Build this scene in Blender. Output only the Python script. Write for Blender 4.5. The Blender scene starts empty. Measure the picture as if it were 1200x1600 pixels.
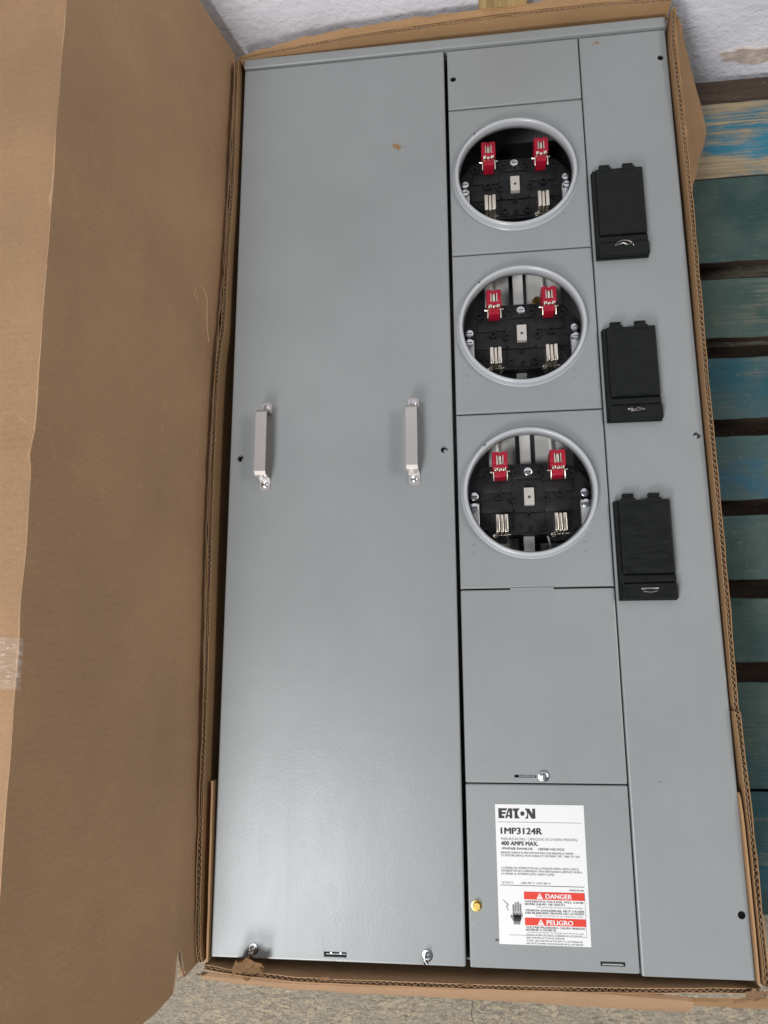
import bpy, bmesh, math, random
from mathutils import Vector, Matrix, noise
random.seed(7)
sc = bpy.context.scene
COL = sc.collection
H = 0.286            # height of the steel front above the concrete floor (metres)
R = math.radians

# ------------------------------------------------------------------ camera, world, lamps, exposure
cam = bpy.data.cameras.new('camera')
cam.sensor_fit = 'VERTICAL'; cam.sensor_height = 24.0; cam.lens = 18.16
cam.clip_start = 0.01; cam.clip_end = 100
co = bpy.data.objects.new('camera', cam); COL.objects.link(co)
co.location = (-0.06543, -0.45056, 0.95819 + H)
co.rotation_euler = (R(12.0456), R(7.0880), R(-0.2734))
sc.camera = co
w = bpy.data.worlds.new('World'); sc.world = w; w.use_nodes = True
bg = w.node_tree.nodes['Background']
bg.inputs[0].default_value = (0.80, 0.88, 1.0, 1); bg.inputs[1].default_value = 0.09

def area(name, loc, target, size, power, color, sy=None):
    l = bpy.data.lights.new(name, 'AREA'); l.energy = power; l.color = color
    l.shape = 'RECTANGLE'; l.size = size; l.size_y = sy or size
    o = bpy.data.objects.new(name, l); COL.objects.link(o); o.location = loc
    o.rotation_euler = (Vector(target) - Vector(loc)).to_track_quat('-Z', 'Y').to_euler()
    return o
area('doorway_daylight', (-0.80, -2.30, 1.78), (0, -0.2, 0.3), 0.55, 42, (1.0, 0.97, 0.93), 0.75)
area('ceiling_light', (-0.95, -1.30, 2.75), (-0.3, -0.5, 0.3), 0.42, 34, (0.95, 0.98, 1.0), 0.8)
area('right_fill_light', (1.75, -0.15, 2.25), (-0.2, -0.1, 0.3), 1.3, 21, (1.0, 0.95, 0.88), 0.5)  # added fill lamp on the right, brightens the lid's inner face
sc.view_settings.view_transform = 'Standard'; sc.view_settings.look = 'None'
sc.view_settings.exposure = 0.08; sc.view_settings.gamma = 1.0
sc.view_settings.use_curve_mapping = False
sc.render.engine = 'CYCLES'
try:
    sc.cycles.use_denoising = True
except Exception:
    pass
sc.cycles.max_bounces = 8

# ------------------------------------------------------------------ helpers
WL = {}
def link(o, parent, wloc):
    COL.objects.link(o)
    wloc = Vector(wloc); WL[o.name] = wloc
    if parent is not None:
        o.parent = parent; o.location = wloc - WL[parent.name]
    else:
        o.location = wloc
    return o
def empty(name, loc, label, cat, group=None):
    o = bpy.data.objects.new(name, None); o.empty_display_size = 0.05
    link(o, None, (loc[0], loc[1], loc[2] + H)); tag(o, label, cat, group)
    return o
def tag(o, label=None, cat=None, group=None, kind=None):
    if label: o['label'] = label
    if cat: o['category'] = cat
    if group: o['group'] = group
    if kind: o['kind'] = kind
    return o
def fin(name, bm, mat, parent=None, smooth=False):
    """turn a bmesh in panel coordinates (z = 0 is the steel front) into one object"""
    bm.normal_update()
    vs = [v.co for v in bm.verts]
    lo = Vector([min(v[i] for v in vs) for i in range(3)]); hi = Vector([max(v[i] for v in vs) for i in range(3)])
    c = (lo + hi) / 2
    bmesh.ops.translate(bm, verts=bm.verts, vec=-c)
    me = bpy.data.meshes.new(name); bm.to_mesh(me); bm.free()
    if smooth:
        me.polygons.foreach_set('use_smooth', [True] * len(me.polygons))
        if smooth != 'all':
            try: me.set_sharp_from_angle(angle=R(smooth if smooth is not True else 40))
            except Exception: pass
    for m in (mat if isinstance(mat, (list, tuple)) else [mat]): me.materials.append(m)
    o = bpy.data.objects.new(name, me)
    return link(o, parent, (c.x, c.y, c.z + H))
def share(src, name, parent, off):
    """same mesh again, moved by off in world space"""
    o = bpy.data.objects.new(name, src.data)
    return link(o, parent, WL[src.name] + Vector(off))
def box(bm, x0, x1, y0, y1, z0, z1, bev=0.0, seg=2):
    r = bmesh.ops.create_cube(bm, size=1.0)
    vs = r['verts']
    for v in vs:
        v.co = Vector((x0 + (v.co.x + .5) * (x1 - x0), y0 + (v.co.y + .5) * (y1 - y0), z0 + (v.co.z + .5) * (z1 - z0)))
    if bev > 0:
        es = list({e for v in vs for e in v.link_edges})
        bmesh.ops.bevel(bm, geom=es, offset=bev, segments=seg, profile=0.5, affect='EDGES', clamp_overlap=True)
    return bm
def cyl(bm, c, r, z0, z1, n=20, r2=None):
    m = Matrix.Translation((c[0], c[1], (z0 + z1) / 2))
    bmesh.ops.create_cone(bm, cap_ends=True, segments=n, radius1=r, radius2=r if r2 is None else r2, depth=z1 - z0, matrix=m)
    return bm
def lathe(bm, c, prof, n=64):
    rings = []
    for r, z in prof:
        rings.append([bm.verts.new((c[0] + r * math.cos(2 * math.pi * i / n), c[1] + r * math.sin(2 * math.pi * i / n), z)) for i in range(n)])
    for a, b in zip(rings, rings[1:]):
        for i in range(n):
            bm.faces.new((a[i], a[(i + 1) % n], b[(i + 1) % n], b[i]))
    return bm
def tube(bm, pts, r, n=8):
    pts = [Vector(p) for p in pts]; rings = []
    for i, p in enumerate(pts):
        d = (pts[min(i + 1, len(pts) - 1)] - pts[max(i - 1, 0)]).normalized()
        a = d.orthogonal().normalized() if abs(d.z) < .9 else Vector((1, 0, 0)); b = d.cross(a)
        rr = r[i] if isinstance(r, (list, tuple)) else r
        rings.append([bm.verts.new(p + rr * (math.cos(2 * math.pi * k / n) * a + math.sin(2 * math.pi * k / n) * b)) for k in range(n)])
    for A, B_ in zip(rings, rings[1:]):
        for k in range(n):
            try: bm.faces.new((A[k], A[(k + 1) % n], B_[(k + 1) % n], B_[k]))
            except ValueError: pass
    bm.faces.new(rings[0][::-1]); bm.faces.new(rings[-1])
    return bm
def prism(bm, poly, z0, z1):
    lo = [bm.verts.new((x, y, z0)) for x, y in poly]; hi = [bm.verts.new((x, y, z1)) for x, y in poly]
    n = len(poly)
    area_ = sum(poly[i][0] * poly[(i + 1) % n][1] - poly[(i + 1) % n][0] * poly[i][1] for i in range(n))
    if area_ < 0: lo, hi = lo[::-1], hi[::-1]
    bm.faces.new(hi); bm.faces.new(lo[::-1])
    for i in range(n): bm.faces.new((lo[i], lo[(i + 1) % n], hi[(i + 1) % n], hi[i]))
    return bm
N = bmesh.new
def cut(o, bm):
    """bore the cutter shapes in bm (panel coordinates) out of o"""
    c = fin('cutter', bm, STEEL)
    bpy.context.view_layer.update()
    m = o.modifiers.new('b', 'BOOLEAN'); m.object = c; m.operation = 'DIFFERENCE'; m.solver = 'EXACT'
    dg = bpy.context.evaluated_depsgraph_get(); dg.update()
    me = bpy.data.meshes.new_from_object(o.evaluated_get(dg))
    o.modifiers.clear(); o.data = me
    bpy.data.objects.remove(c)
    return o

# ------------------------------------------------------------------ materials
def mat(name, color, rough=0.5, metal=0.0, spec=0.5, coat=0.0):
    m = bpy.data.materials.new(name); m.use_nodes = True
    b = m.node_tree.nodes['Principled BSDF']
    b.inputs['Base Color'].default_value = (*color, 1); b.inputs['Roughness'].default_value = rough
    b.inputs['Metallic'].default_value = metal; b.inputs['Specular IOR Level'].default_value = spec
    if coat: b.inputs['Coat Weight'].default_value = coat; b.inputs['Coat Roughness'].default_value = 0.15
    return m
class G:
    def __init__(s, m): s.m = m; s.t = m.node_tree; s.b = s.t.nodes['Principled BSDF']
    def n(s, typ, **kw):
        x = s.t.nodes.new(typ)
        for k, v in kw.items():
            if k in x.inputs: x.inputs[k].default_value = v
            else: setattr(x, k, v)
        return x
    def l(s, a, b): s.t.links.new(a, b)
    def pos(s, scale=(1, 1, 1), rot=(0, 0, 0), rnd=False):
        g = s.n('ShaderNodeNewGeometry'); mp = s.n('ShaderNodeMapping')
        mp.inputs['Scale'].default_value = scale; mp.inputs['Rotation'].default_value = rot
        s.l(g.outputs['Position'], mp.inputs['Vector'])
        if rnd:
            oi = s.n('ShaderNodeObjectInfo'); mu = s.n('ShaderNodeMath', operation='MULTIPLY'); mu.inputs[1].default_value = 37.0
            s.l(oi.outputs['Random'], mu.inputs[0]); cx = s.n('ShaderNodeCombineXYZ')
            s.l(mu.outputs[0], cx.inputs[0]); s.l(mu.outputs[0], cx.inputs[2]); s.l(cx.outputs[0], mp.inputs['Location'])
        return mp.outputs[0]
    def noise(s, vec, scale, detail=4, rough=0.55, dist=0.0):
        x = s.n('ShaderNodeTexNoise'); x.inputs['Scale'].default_value = scale; x.inputs['Detail'].default_value = detail
        x.inputs['Roughness'].default_value = rough; x.inputs['Distortion'].default_value = dist
        s.l(vec, x.inputs['Vector']); return x.outputs['Fac']
    def ramp(s, fac, stops):
        x = s.n('ShaderNodeValToRGB'); e = x.color_ramp.elements
        while len(e) < len(stops): e.new(0.5)
        for k, (p, c) in zip(e, stops):
            k.position = p; k.color = (*c, 1) if len(c) == 3 else c
        s.l(fac, x.inputs[0]); return x.outputs[0]
    def mix(s, f, a, b, mode='MIX'):
        x = s.n('ShaderNodeMix', data_type='RGBA', blend_type=mode)
        for v, i in ((f, 0), (a, 6), (b, 7)):
            if isinstance(v, (int, float)): x.inputs[i].default_value = v
            elif isinstance(v, tuple): x.inputs[i].default_value = (*v, 1)
            else: s.l(v, x.inputs[i])
        return x.outputs[2]
    def math(s, op, a, b=0.0):
        x = s.n('ShaderNodeMath', operation=op)
        for v, i in ((a, 0), (b, 1)):
            if isinstance(v, (int, float)): x.inputs[i].default_value = v
            else: s.l(v, x.inputs[i])
        return x.outputs[0]
    def bump(s, h, strength, dist):
        x = s.n('ShaderNodeBump'); x.inputs['Strength'].default_value = strength; x.inputs['Distance'].default_value = dist
        s.l(h, x.inputs['Height'])
        if s.b.inputs['Normal'].is_linked: s.l(s.b.inputs['Normal'].links[0].from_socket, x.inputs['Normal'])
        s.l(x.outputs[0], s.b.inputs['Normal'])
    def color(s, c): s.l(c, s.b.inputs['Base Color'])
    def rough(s, r): s.l(r, s.b.inputs['Roughness'])

def paint(name, color, rough):
    m = mat(name, color, rough); g = G(m); p = g.pos()
    n1 = g.noise(p, 3.5, 5, .6); n2 = g.noise(p, 60, 4)
    lo = tuple(c * .90 for c in color); hi = tuple(c * 1.07 for c in color)
    g.color(g.mix(g.math('MULTIPLY', n2, .25), g.ramp(n1, [(.3, lo), (.7, hi)]), tuple(c * .86 for c in color)))
    base_ = g.b.inputs['Base Color'].links[0].from_socket; dust = g.ramp(g.noise(p, 420, 2, .5), [(.70, (0, 0, 0)), (.76, (.35, .35, .35))]); g.color(g.mix(dust, base_, (.48, .48, .46)))
    sm_ = g.noise(g.pos((26, 5, 5), (0, 0, R(12))), 1.0, 6, .7, 1.0)
    g.rough(g.math('ADD', g.math('MULTIPLY', sm_, .12), rough - .06))
    g.bump(g.noise(p, 300, 3, .5), .16, .0006)
    g.bump(g.noise(p, 22, 2), .045, .004)
    return m
PAINT = paint('gray_enamel', (0.252, 0.267, 0.273), 0.34)
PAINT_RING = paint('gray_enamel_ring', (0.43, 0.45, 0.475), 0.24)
HOLE_SHADE = mat('hole_shade', (0.006, 0.006, 0.006), .9, 0, .1)  # near-black colour for the shade inside bored holes
INSIDE = mat('dark_inside', (0.05, 0.052, 0.054), .6)

def metal(name, color, rough, streak=True):
    m = mat(name, color, rough, 1.0); g = G(m)
    if streak:
        p = g.pos((20, 260, 20)); n = g.noise(p, 3, 4)
        g.color(g.mix(n, tuple(c * .8 for c in color), color)); g.rough(g.math('ADD', g.math('MULTIPLY', n, .2), rough - .1))
    return m
STEEL = metal('brushed_steel', (0.60, 0.57, 0.555), .36); STEEL.node_tree.nodes['Principled BSDF'].inputs['Metallic'].default_value = .7
DULL = metal('dull_wire', (0.30, 0.28, 0.27), .38, False)
ZINC = metal('zinc_plated', (0.68, 0.70, 0.72), .25, False)
TERM = mat('terminal_metal', (0.50, 0.47, 0.44), .4, .3)
ALU = mat('aluminium_bar', (0.80, 0.78, 0.75), .45, .15)
BRASS = metal('yellow_zinc', (0.75, 0.52, 0.16), .3, False)
NICKEL = metal('tinned_jaw', (0.78, 0.73, 0.64), .28, False)
GALV = mat('galvanized_plate', (0.50, 0.50, 0.51), .4, .35)
def plastic(name, color, rough, b=.15):
    m = mat(name, color, rough, 0, .28); g = G(m); p = g.pos()
    n = g.noise(p, 90, 5); g.color(g.mix(n, tuple(c * .6 for c in color), tuple(c * 1.5 for c in color)))
    g.rough(g.math('ADD', g.math('MULTIPLY', g.noise(p, 40, 3), .25), rough - .12)); g.bump(g.noise(p, 500, 2), b, .0005)
    return m
BLACK = plastic('black_phenolic', (0.011, 0.011, 0.012), .5)
COVERBLACK = plastic('black_cover_plastic', (0.008, 0.009, 0.009), .46, .3)
COVERBLACK.node_tree.nodes['Principled BSDF'].inputs['Specular IOR Level'].default_value = .18; g_ = G(COVERBLACK); st_ = g_.noise(g_.pos((40, 420, 60)), 1.0, 4, .6, .8); g_.bump(st_, .25, .0012)
g_.rough(g_.ramp(g_.noise(g_.pos((30, 160, 30), (0, 0, R(20))), 1.0, 5, .7, 1.0), [(.40, (.44, .44, .44)), (.66, (.24, .24, .24))]))
RED = plastic('red_nylon', (0.29, 0.005, 0.022), .42, .05)
WHITE = mat('label_paper', (0.70, 0.70, 0.71), .4)
INK = mat('dark_ink', (0.02, 0.02, 0.022), .5)
INKGREY = mat('faint_ink', (0.19, 0.19, 0.195), .5)
LABELRED = mat('label_red', (0.62, 0.035, 0.016), .45)
RUST = mat('rust', (0.30, 0.15, 0.05), .8)

def kraft(name, color, lines=None, edge=False):
    m = mat(name, color, .78, 0, .25); g = G(m); p = g.pos()
    big = g.noise(p, 5, 5, .6); fib = g.noise(g.pos((1, 1, 1)), 240, 5, .65)
    c1 = g.ramp(big, [(.25, tuple(c * .84 for c in color)), (.75, tuple(c * 1.12 for c in color))])
    c2 = g.mix(g.math('MULTIPLY', fib, .35), c1, tuple(c * .62 for c in color))
    sc_ = g.ramp(g.noise(p, 46, 7, .75), [(.58, (0, 0, 0)), (.80, (.55, .55, .55))])
    c2 = g.mix(sc_, c2, tuple(min(1, c * 1.3) for c in color))
    pulp = g.ramp(g.noise(g.pos((1.6, 1, 1)), 520, 3, .7), [(.34, (.84, .84, .84)), (.52, (1, 1, 1))])
    g.color(g.mix(1.0, c2, pulp, 'MULTIPLY'))
    g.bump(g.noise(p, 150, 6, .7), .5, .0010)
    g.bump(g.noise(p, 11, 3, .5), .32, .009)
    g.bump(fib, .18, .0006)
    g.bump(g.noise(p, 38, 4, .6), .35, .0022)
    if lines:   # flutes telegraphing through the liner
        wv = g.n('ShaderNodeTexWave', wave_type='BANDS', bands_direction='Y')
        wv.inputs['Scale'].default_value = 42; wv.inputs['Distortion'].default_value = 2.2; wv.inputs['Detail'].default_value = 2
        g.l(p, wv.inputs['Vector']); g.bump(wv.outputs['Fac'], lines, .0012)
    return m
KRAFT = kraft('kraft_board', (0.40, 0.240, 0.122), .10)
KRAFT_IN = kraft('kraft_board_inside', (0.46, 0.287, 0.164), .17)
KRAFT_EDGE = kraft('kraft_cut_edge', (0.46, 0.32, 0.205))
KRAFT_PINK = kraft('kraft_fresh', (0.42, 0.262, 0.158), .1)
KRAFT_LIT_TEAR = kraft('kraft_lit_flap_tear', (0.66, 0.43, 0.255), .09)  # paler kraft: light on the lid flap put into colour; tears share it
TORN = kraft('torn_paper', (0.55, 0.42, 0.30))

def painted_wood(name, woodc, paints, cover, grain=(2.2, 60, 60)):
    m = mat(name, woodc, .7, 0, .3); g = G(m)
    p = g.pos(grain, rnd=True); q = g.pos((1, 1, 1), rnd=True)
    gr = g.noise(p, 2.2, 5, .6, 1.2)
    wood = g.ramp(gr, [(.3, tuple(c * .55 for c in woodc)), (.62, woodc)])
    blot = g.noise(g.pos((.45, 1, 1), rnd=True), 9, 7, .7)
    pc = g.ramp(g.noise(q, 9, 5), [(.35, paints[0]), (.55, paints[1]), (.72, paints[2])])
    msk = g.ramp(g.math('ADD', g.math('MULTIPLY', blot, .75), g.math('MULTIPLY', gr, .25)), [(cover - .05, (1, 1, 1)), (cover + .05, (0, 0, 0))])
    c = g.mix(msk, wood, pc)
    speck = g.ramp(g.noise(q, 130, 3), [(.62, (0, 0, 0)), (.72, (1, 1, 1))])
    g.color(g.mix(g.math('MULTIPLY', speck, .10), c, (.45, .5, .48)))
    g.bump(gr, .7, .003); g.bump(g.noise(q, 120, 4), .4, .001)
    return m
PINE = painted_wood('pine_blue_smeared', (0.36, 0.28, 0.175), [(0.015, 0.13, 0.21), (0.03, 0.17, 0.25), (0.10, 0.23, 0.33)], .45)
TEAL = painted_wood('weathered_green_gray', (0.15, 0.15, 0.125), [(0.024, 0.060, 0.055), (0.064, 0.100, 0.088), (0.010, 0.080, 0.105)], .60)
BLUE = painted_wood('weathered_blue', (0.14, 0.14, 0.125), [(0.009, 0.076, 0.112), (0.055, 0.100, 0.096), (0.003, 0.095, 0.20)], .59)
BROWN = painted_wood('raw_brown_wood', (0.075, 0.05, 0.035), [(0.06, .04, .028), (.05, .035, .025), (.07, .05, .04)], .3)
YELLOW = painted_wood('yellow_pine', (0.52, 0.38, 0.17), [(0.5, .36, .16), (.5, .36, .16), (.45, .33, .15)], .1, (50, 50, 2.2))

def concrete():
    m = mat('broomed_concrete', (0.33, 0.29, 0.235), .9, 0, .25); g = G(m); p = g.pos()
    chip = g.noise(g.pos((75, 190, 1), (0, 0, R(-2))), 1.0, 7, .78, .8); st = g.noise(g.pos((110, 420, 1), (0, 0, R(30))), 1.0, 6, .7, .8)
    bl = g.noise(p, 14, 5, .6); f = g.noise(p, 330, 4, .75)
    grey = g.ramp(st, [(.34, (.14, .12, .095)), (.50, (.29, .255, .205)), (.66, (.44, .39, .315))])
    c = g.mix(g.ramp(chip, [(.47, (0, 0, 0)), (.56, (1, 1, 1))]), grey, (.50, .425, .30))
    c = g.mix(g.ramp(bl, [(.46, (0, 0, 0)), (.62, (.8, .8, .8))]), c, g.mix(.5, grey, (.38, .34, .28)))
    g.color(g.mix(g.ramp(f, [(.50, (0, 0, 0)), (.66, (.75, .75, .75))]), c, (.13, .12, .11)))
    g.bump(chip, .7, .003); g.bump(st, .6, .002); g.bump(f, .6, .0015)
    return m
CONCRETE = concrete()
def stucco():
    m = mat('white_stucco', (0.7, 0.7, 0.74), .8, 0, .3); g = G(m); p = g.pos()
    a = g.noise(p, 75, 4, .55, .6); b = g.noise(p, 6, 5, .6)
    g.color(g.ramp(b, [(.3, (.68, .68, .74)), (.55, (.80, .80, .87)), (.75, (.76, .75, .78))]))
    g.bump(a, .55, .005); g.bump(g.noise(p, 260, 3), .3, .001)
    return m
STUCCO = stucco()

# ------------------------------------------------------------------ the setting
bm = N(); bmesh.ops.create_grid(bm, x_segments=2, y_segments=2, size=2.0)
bmesh.ops.translate(bm, verts=bm.verts, vec=(0, -1.44, -H))
floor = tag(fin('floor', bm, CONCRETE), kind='structure')
bm = N(); tube(bm, [(-.095 + .006 * noise.noise(Vector((k * .8, 2, 2))), -.84 - .012 * k, -H + .0002) for k in range(14)], [.0005 + .0004 * abs(noise.noise(Vector((k * .9, 4, 1)))) for k in range(14)], 6)
fin('crack', bm, mat('crack_dirt', (.10, .09, .08), .95), floor)
WY = 0.500
bm = N(); box(bm, -2, 2, WY, WY + .12, -H, 2.2)
wall = tag(fin('wall', bm, STUCCO), kind='structure')
# bare plaster where the coat has flaked off, right of the carton
def blob(bm, cx, cz, rx, rz, y, t, n=26, seed=0, rag=.28):
    pts = []
    for i in range(n):
        a = 2 * math.pi * i / n
        k = 1 + rag * (noise.noise(Vector((math.cos(a) * 1.6 + seed, math.sin(a) * 1.6, seed))) * 1.6)
        pts.append((cx + rx * k * math.cos(a), cz + rz * k * math.sin(a)))
    lo = [bm.verts.new((x, y, z)) for x, z in pts]; hi = [bm.verts.new((cx + (x - cx) * .93, y - t, cz + (z - cz) * .93)) for x, z in pts]
    for i in range(n): bm.faces.new((lo[i], lo[(i + 1) % n], hi[(i + 1) % n], hi[i]))
    bm.faces.new(hi)
PLASTER = mat('bare_plaster', (0.60, 0.50, 0.45), .85); g_ = G(PLASTER); g_.color(g_.ramp(g_.noise(g_.pos(), 55, 5, .7), [(.35, (.42, .36, .33)), (.6, (.66, .54, .48))])); g_.bump(g_.noise(g_.pos(), 90, 4), .6, .004)
bm = N(); blob(bm, .380, -.138, .050, .016, WY + .0005, .003, n=48, seed=3.1, rag=.55); bmesh.ops.recalc_face_normals(bm, faces=bm.faces)
fin('plaster_patch', bm, PLASTER, wall)
# dark timber lying along the foot of the wall
bm = N(); box(bm, -.62, .66, .4425, .485, -H, -.172, .003)
tag(fin('timber_strip', bm, BROWN), 'dark brown timber strip between the stucco wall and the blue smeared board', 'timber')
# yellow post against the wall
bm = N(); box(bm, -.042, .026, .4795, .4985, -H, .42, .002)
tag(fin('wooden_post', bm, YELLOW), 'pale yellow pine post against the white wall behind the carton', 'post')

# ------------------------------------------------------------------ pallet
PT = -.165
pal = empty('wooden_pallet', (-.06, -.155, -H), 'weathered wooden pallet with blue and green painted boards under the open carton', 'pallet')
boards = [(.3062, .4385, PINE), (.1645, .3048, TEAL), (.0385, .1350, TEAL), (-.0860, .0085, BLUE), (-.2065, -.1118, BLUE), (-.3190, -.2290, TEAL),
          (-.4323, -.3455, TEAL), (-.5968, -.4587, TEAL), (-.7480, -.5995, BLUE)]
for i, (a, b, m) in enumerate(boards):
    bm = N(); dz = random.uniform(-.002, .001); box(bm, -.41, .83, a, b, PT - .017 + dz, PT + dz, .0018)
    bmesh.ops.subdivide_edges(bm, edges=[e for e in bm.edges if abs(e.verts[0].co.x - e.verts[1].co.x) > .5], cuts=90)
    for v in bm.verts:
        v.co.y += .0022 * noise.noise(Vector((v.co.x * 9, i * 5.3 + (0 if v.co.y < (a + b) / 2 else 2.7), 1)))
        v.co.y += .0014 * noise.noise(Vector((v.co.x * 60, i * 5.3 + (0 if v.co.y < (a + b) / 2 else 2.7), 6)))
        v.co.z += .0012 * noise.noise(Vector((v.co.x * 6, i * 3.3, 8)))
    bm.normal_update()
    for f_ in bm.faces:
        if f_.normal.y < -.5: f_.material_index = 1
    fin('board', bm, [m, BROWN], pal)
for x in (-.40, .175, .785):
    bm = N(); box(bm, x, x + .038, -.745, .436, -H + .017, PT - .0205, .002); fin('stringer', bm, BROWN, pal)
for y in (-.745, -.64, -.50, -.40, -.26, -.135, -.02, .10, .345):
    bm = N(); box(bm, -.41, .83, y, y + .09, -H + .001, -H + .0165, .0015); fin('bottom_board', bm, BROWN, pal)

# ------------------------------------------------------------------ carton
BZ = PT + .002
carton = empty('cardboard_box', (-.09, -.16, BZ), 'open brown corrugated cardboard carton with torn flaps around the gray panel', 'box')
def smooth_path(pts, step=.008):
    out = []
    n = len(pts)
    for i in range(n - 1):
        p0, p1, p2, p3 = (Vector(pts[max(i - 1, 0)]), Vector(pts[i]), Vector(pts[i + 1]), Vector(pts[min(i + 2, n - 1)]))
        k = max(2, int((p2 - p1).length / step))
        for j in range(k):
            t = j / k
            out.append(.5 * ((2 * p1) + (p2 - p0) * t + (2 * p0 - 5 * p1 + 4 * p2 - p3) * t * t + (3 * p1 - p0 - 3 * p2 + p3) * t ** 3))
    out.append(Vector(pts[-1])); return out
def sheet(bm, path, foot, thick, side, zb, jit=0.0, seed=0):
    """a standing liner: path = rim (x,y,z), foot = (dx,dy) how far the foot is set off from the rim"""
    A = []; B_ = []
    n = len(path)
    rows = 4
    for i, p in enumerate(path):
        d = path[min(i + 1, n - 1)] - path[max(i - 1, 0)]; nrm = Vector((d.y, -d.x, 0)).normalized() * side
        q = p.copy(); q.z += jit * noise.noise(Vector((i * .35 + seed * 7, seed, 2)))
        ca, cb = [], []
        for k in range(rows + 1):
            f = k / rows
            z = q.z + (zb - q.z) * f; off = Vector((foot[0] * f, foot[1] * f, 0))
            c = Vector((q.x, q.y, z)) + off
            ca.append(bm.verts.new(c)); cb.append(bm.verts.new(c + nrm * thick))
        A.append(ca); B_.append(cb)
    for i in range(n - 1):
        for k in range(rows):
            bm.faces.new((A[i][k], A[i][k + 1], A[i + 1][k + 1], A[i + 1][k])); bm.faces.new((B_[i][k], B_[i + 1][k], B_[i + 1][k + 1], B_[i][k + 1]))
        bm.faces.new((A[i][0], A[i + 1][0], B_[i + 1][0], B_[i][0]))
    for i in (0, n - 1):
        for k in range(rows): bm.faces.new((A[i][k], B_[i][k], B_[i][k + 1], A[i][k + 1]))
def flute(bm, path, depth, gap0, gap1, side, pitch=.0072, foot=(0, 0), drop=.0006):
    # arc-length walk
    L = [0]
    for a, b in zip(path, path[1:]): L.append(L[-1] + (b - a).length)
    tot = L[-1]; k = 0; prev = None; n = int(tot / pitch * 8)
    for i in range(n + 1):
        s = tot * i / n
        while k < len(L) - 2 and L[k + 1] < s: k += 1
        t = (s - L[k]) / max(1e-9, L[k + 1] - L[k]); a, b = path[k], path[k + 1]
        p = a.lerp(b, t); d = b - a; nrm = Vector((d.y, -d.x, 0)).normalized() * side
        crush = min(1, max(.25, .75 + 1.1 * noise.noise(Vector((s * 14, gap1 * 999, 1))))); o = gap0 + (gap1 - gap0) * (.5 + .5 * crush * math.sin(2 * math.pi * s / pitch + 2.2 * noise.noise(Vector((s * 30, 5, 2)))))
        for_ = Vector((p.x, p.y, p.z - drop)) + nrm * o
        v0 = bm.verts.new(for_); v1 = bm.verts.new(for_ + Vector((foot[0] * .2, foot[1] * .2, -depth)))
        # flute paper has thickness
        w0 = bm.verts.new(for_ + nrm * .0004); w1 = bm.verts.new(for_ + nrm * .0004 + Vector((0, 0, -depth)))
        if prev:
            bm.faces.new((prev[0], v0, v1, prev[1])); bm.faces.new((prev[2], prev[3], w1, w0)); bm.faces.new((prev[0], prev[2], w0, v0))
        prev = (v0, v1, w0, w1)
def corr(name, pts, foot, side, thick=.0052, zb=BZ, jit=.0022, seed=0, m=None):
    path = smooth_path(pts)
    bm = N()
    sheet(bm, path, foot, .0006, side, zb, jit, seed)
    nb = []
    for i, p in enumerate(path):
        d = path[min(i + 1, len(path) - 1)] - path[max(i - 1, 0)]; nrm = Vector((d.y, -d.x, 0)).normalized() * side
        nb.append(p + nrm * (thick - .0006 + .0012 * abs(noise.noise(Vector((i * .11, seed * 3, 5))))))
    sheet(bm, nb, foot, .0006, side, zb, jit, seed + 9)
    o = fin(name, bm, m or KRAFT, carton, 50)
    bm = N(); flute(bm, path, .02, .0007, thick - .0012, side, foot=foot)
    fin('flute', bm, KRAFT_EDGE, o, 50)
    return o
# right wall (its outside lies to +x): walked from the bottom corner up, outside on the right hand
corr('side_wall', [(.2225, -.775, .004), (.2215, -.70, .006), (.2205, -.60, .008), (.2175, -.49, .010), (.2178, -.482, .006), (.2188, -.30, .010), (.2186, -.10, .012), (.2200, .05, .012), (.2212, .18, .010), (.2190, .30, .012), (.2175, .40, .014), (.2215, .452, .016)],
     (.003, 0), 1, seed=1)
# left wall, inner layer with its cut edge showing
corr('side_wall', [(-.3975, -.772, .006), (-.4010, -.737, .008), (-.4025, -.60, .010), (-.4030, -.45, .011), (-.4045, -.372, .010), (-.4070, -.17, .010), (-.4058, -.06, .011), (-.4030, -.01, .012), (-.3995, .02, .012), (-.3988, .13, .010), (-.3955, .23, .010), (-.3950, .35, .012), (-.3965, .447, .010)],
     (-.001, 0), -1, seed=2)
# top wall: leans back to the stucco towards the right
corr('end_wall', [(-.398, .4475, .006), (-.30, .4545, .010), (-.15, .4605, .014), (-.02, .4625, .017), (.10, .4635, .018), (.2215, .4600, .018)], (0, -.006), -1, seed=3)
# bottom wall
corr('end_wall', [(-.397, -.7760, .000), (-.34, -.7800, .004), (-.27, -.7830, .006), (-.20, -.7835, .004), (-.10, -.7840, .002), (0, -.7835, .000), (.10, -.7825, -.004), (.2225, -.7800, -.010)], (0, .004), 1, seed=4, m=KRAFT_IN)
# bottom of the carton
bm = N(); box(bm, -.402, .226, -.784, .456, BZ - .0015, BZ + .003); fin('bottom_panel', bm, KRAFT_IN, carton)
# thin inner tabs at the bottom corners, right and left
bm = N(); sheet(bm, smooth_path([(.2182, -.772, .004), (.2180, -.70, .006), (.2170, -.60, .006), (.2166, -.578, .001)]), (0, 0), .0024, -1, BZ + .004, .001, 5); fin('corner_tab', bm, KRAFT, carton, 50)
bm = N(); sheet(bm, smooth_path([(-.3915, -.772, .003), (-.3918, -.70, .004), (-.3930, -.60, .004), (-.3935, -.572, .004)]), (0, 0), .0024, -1, BZ + .004, .001, 6); fin('corner_tab', bm, KRAFT, carton, 50)

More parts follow.
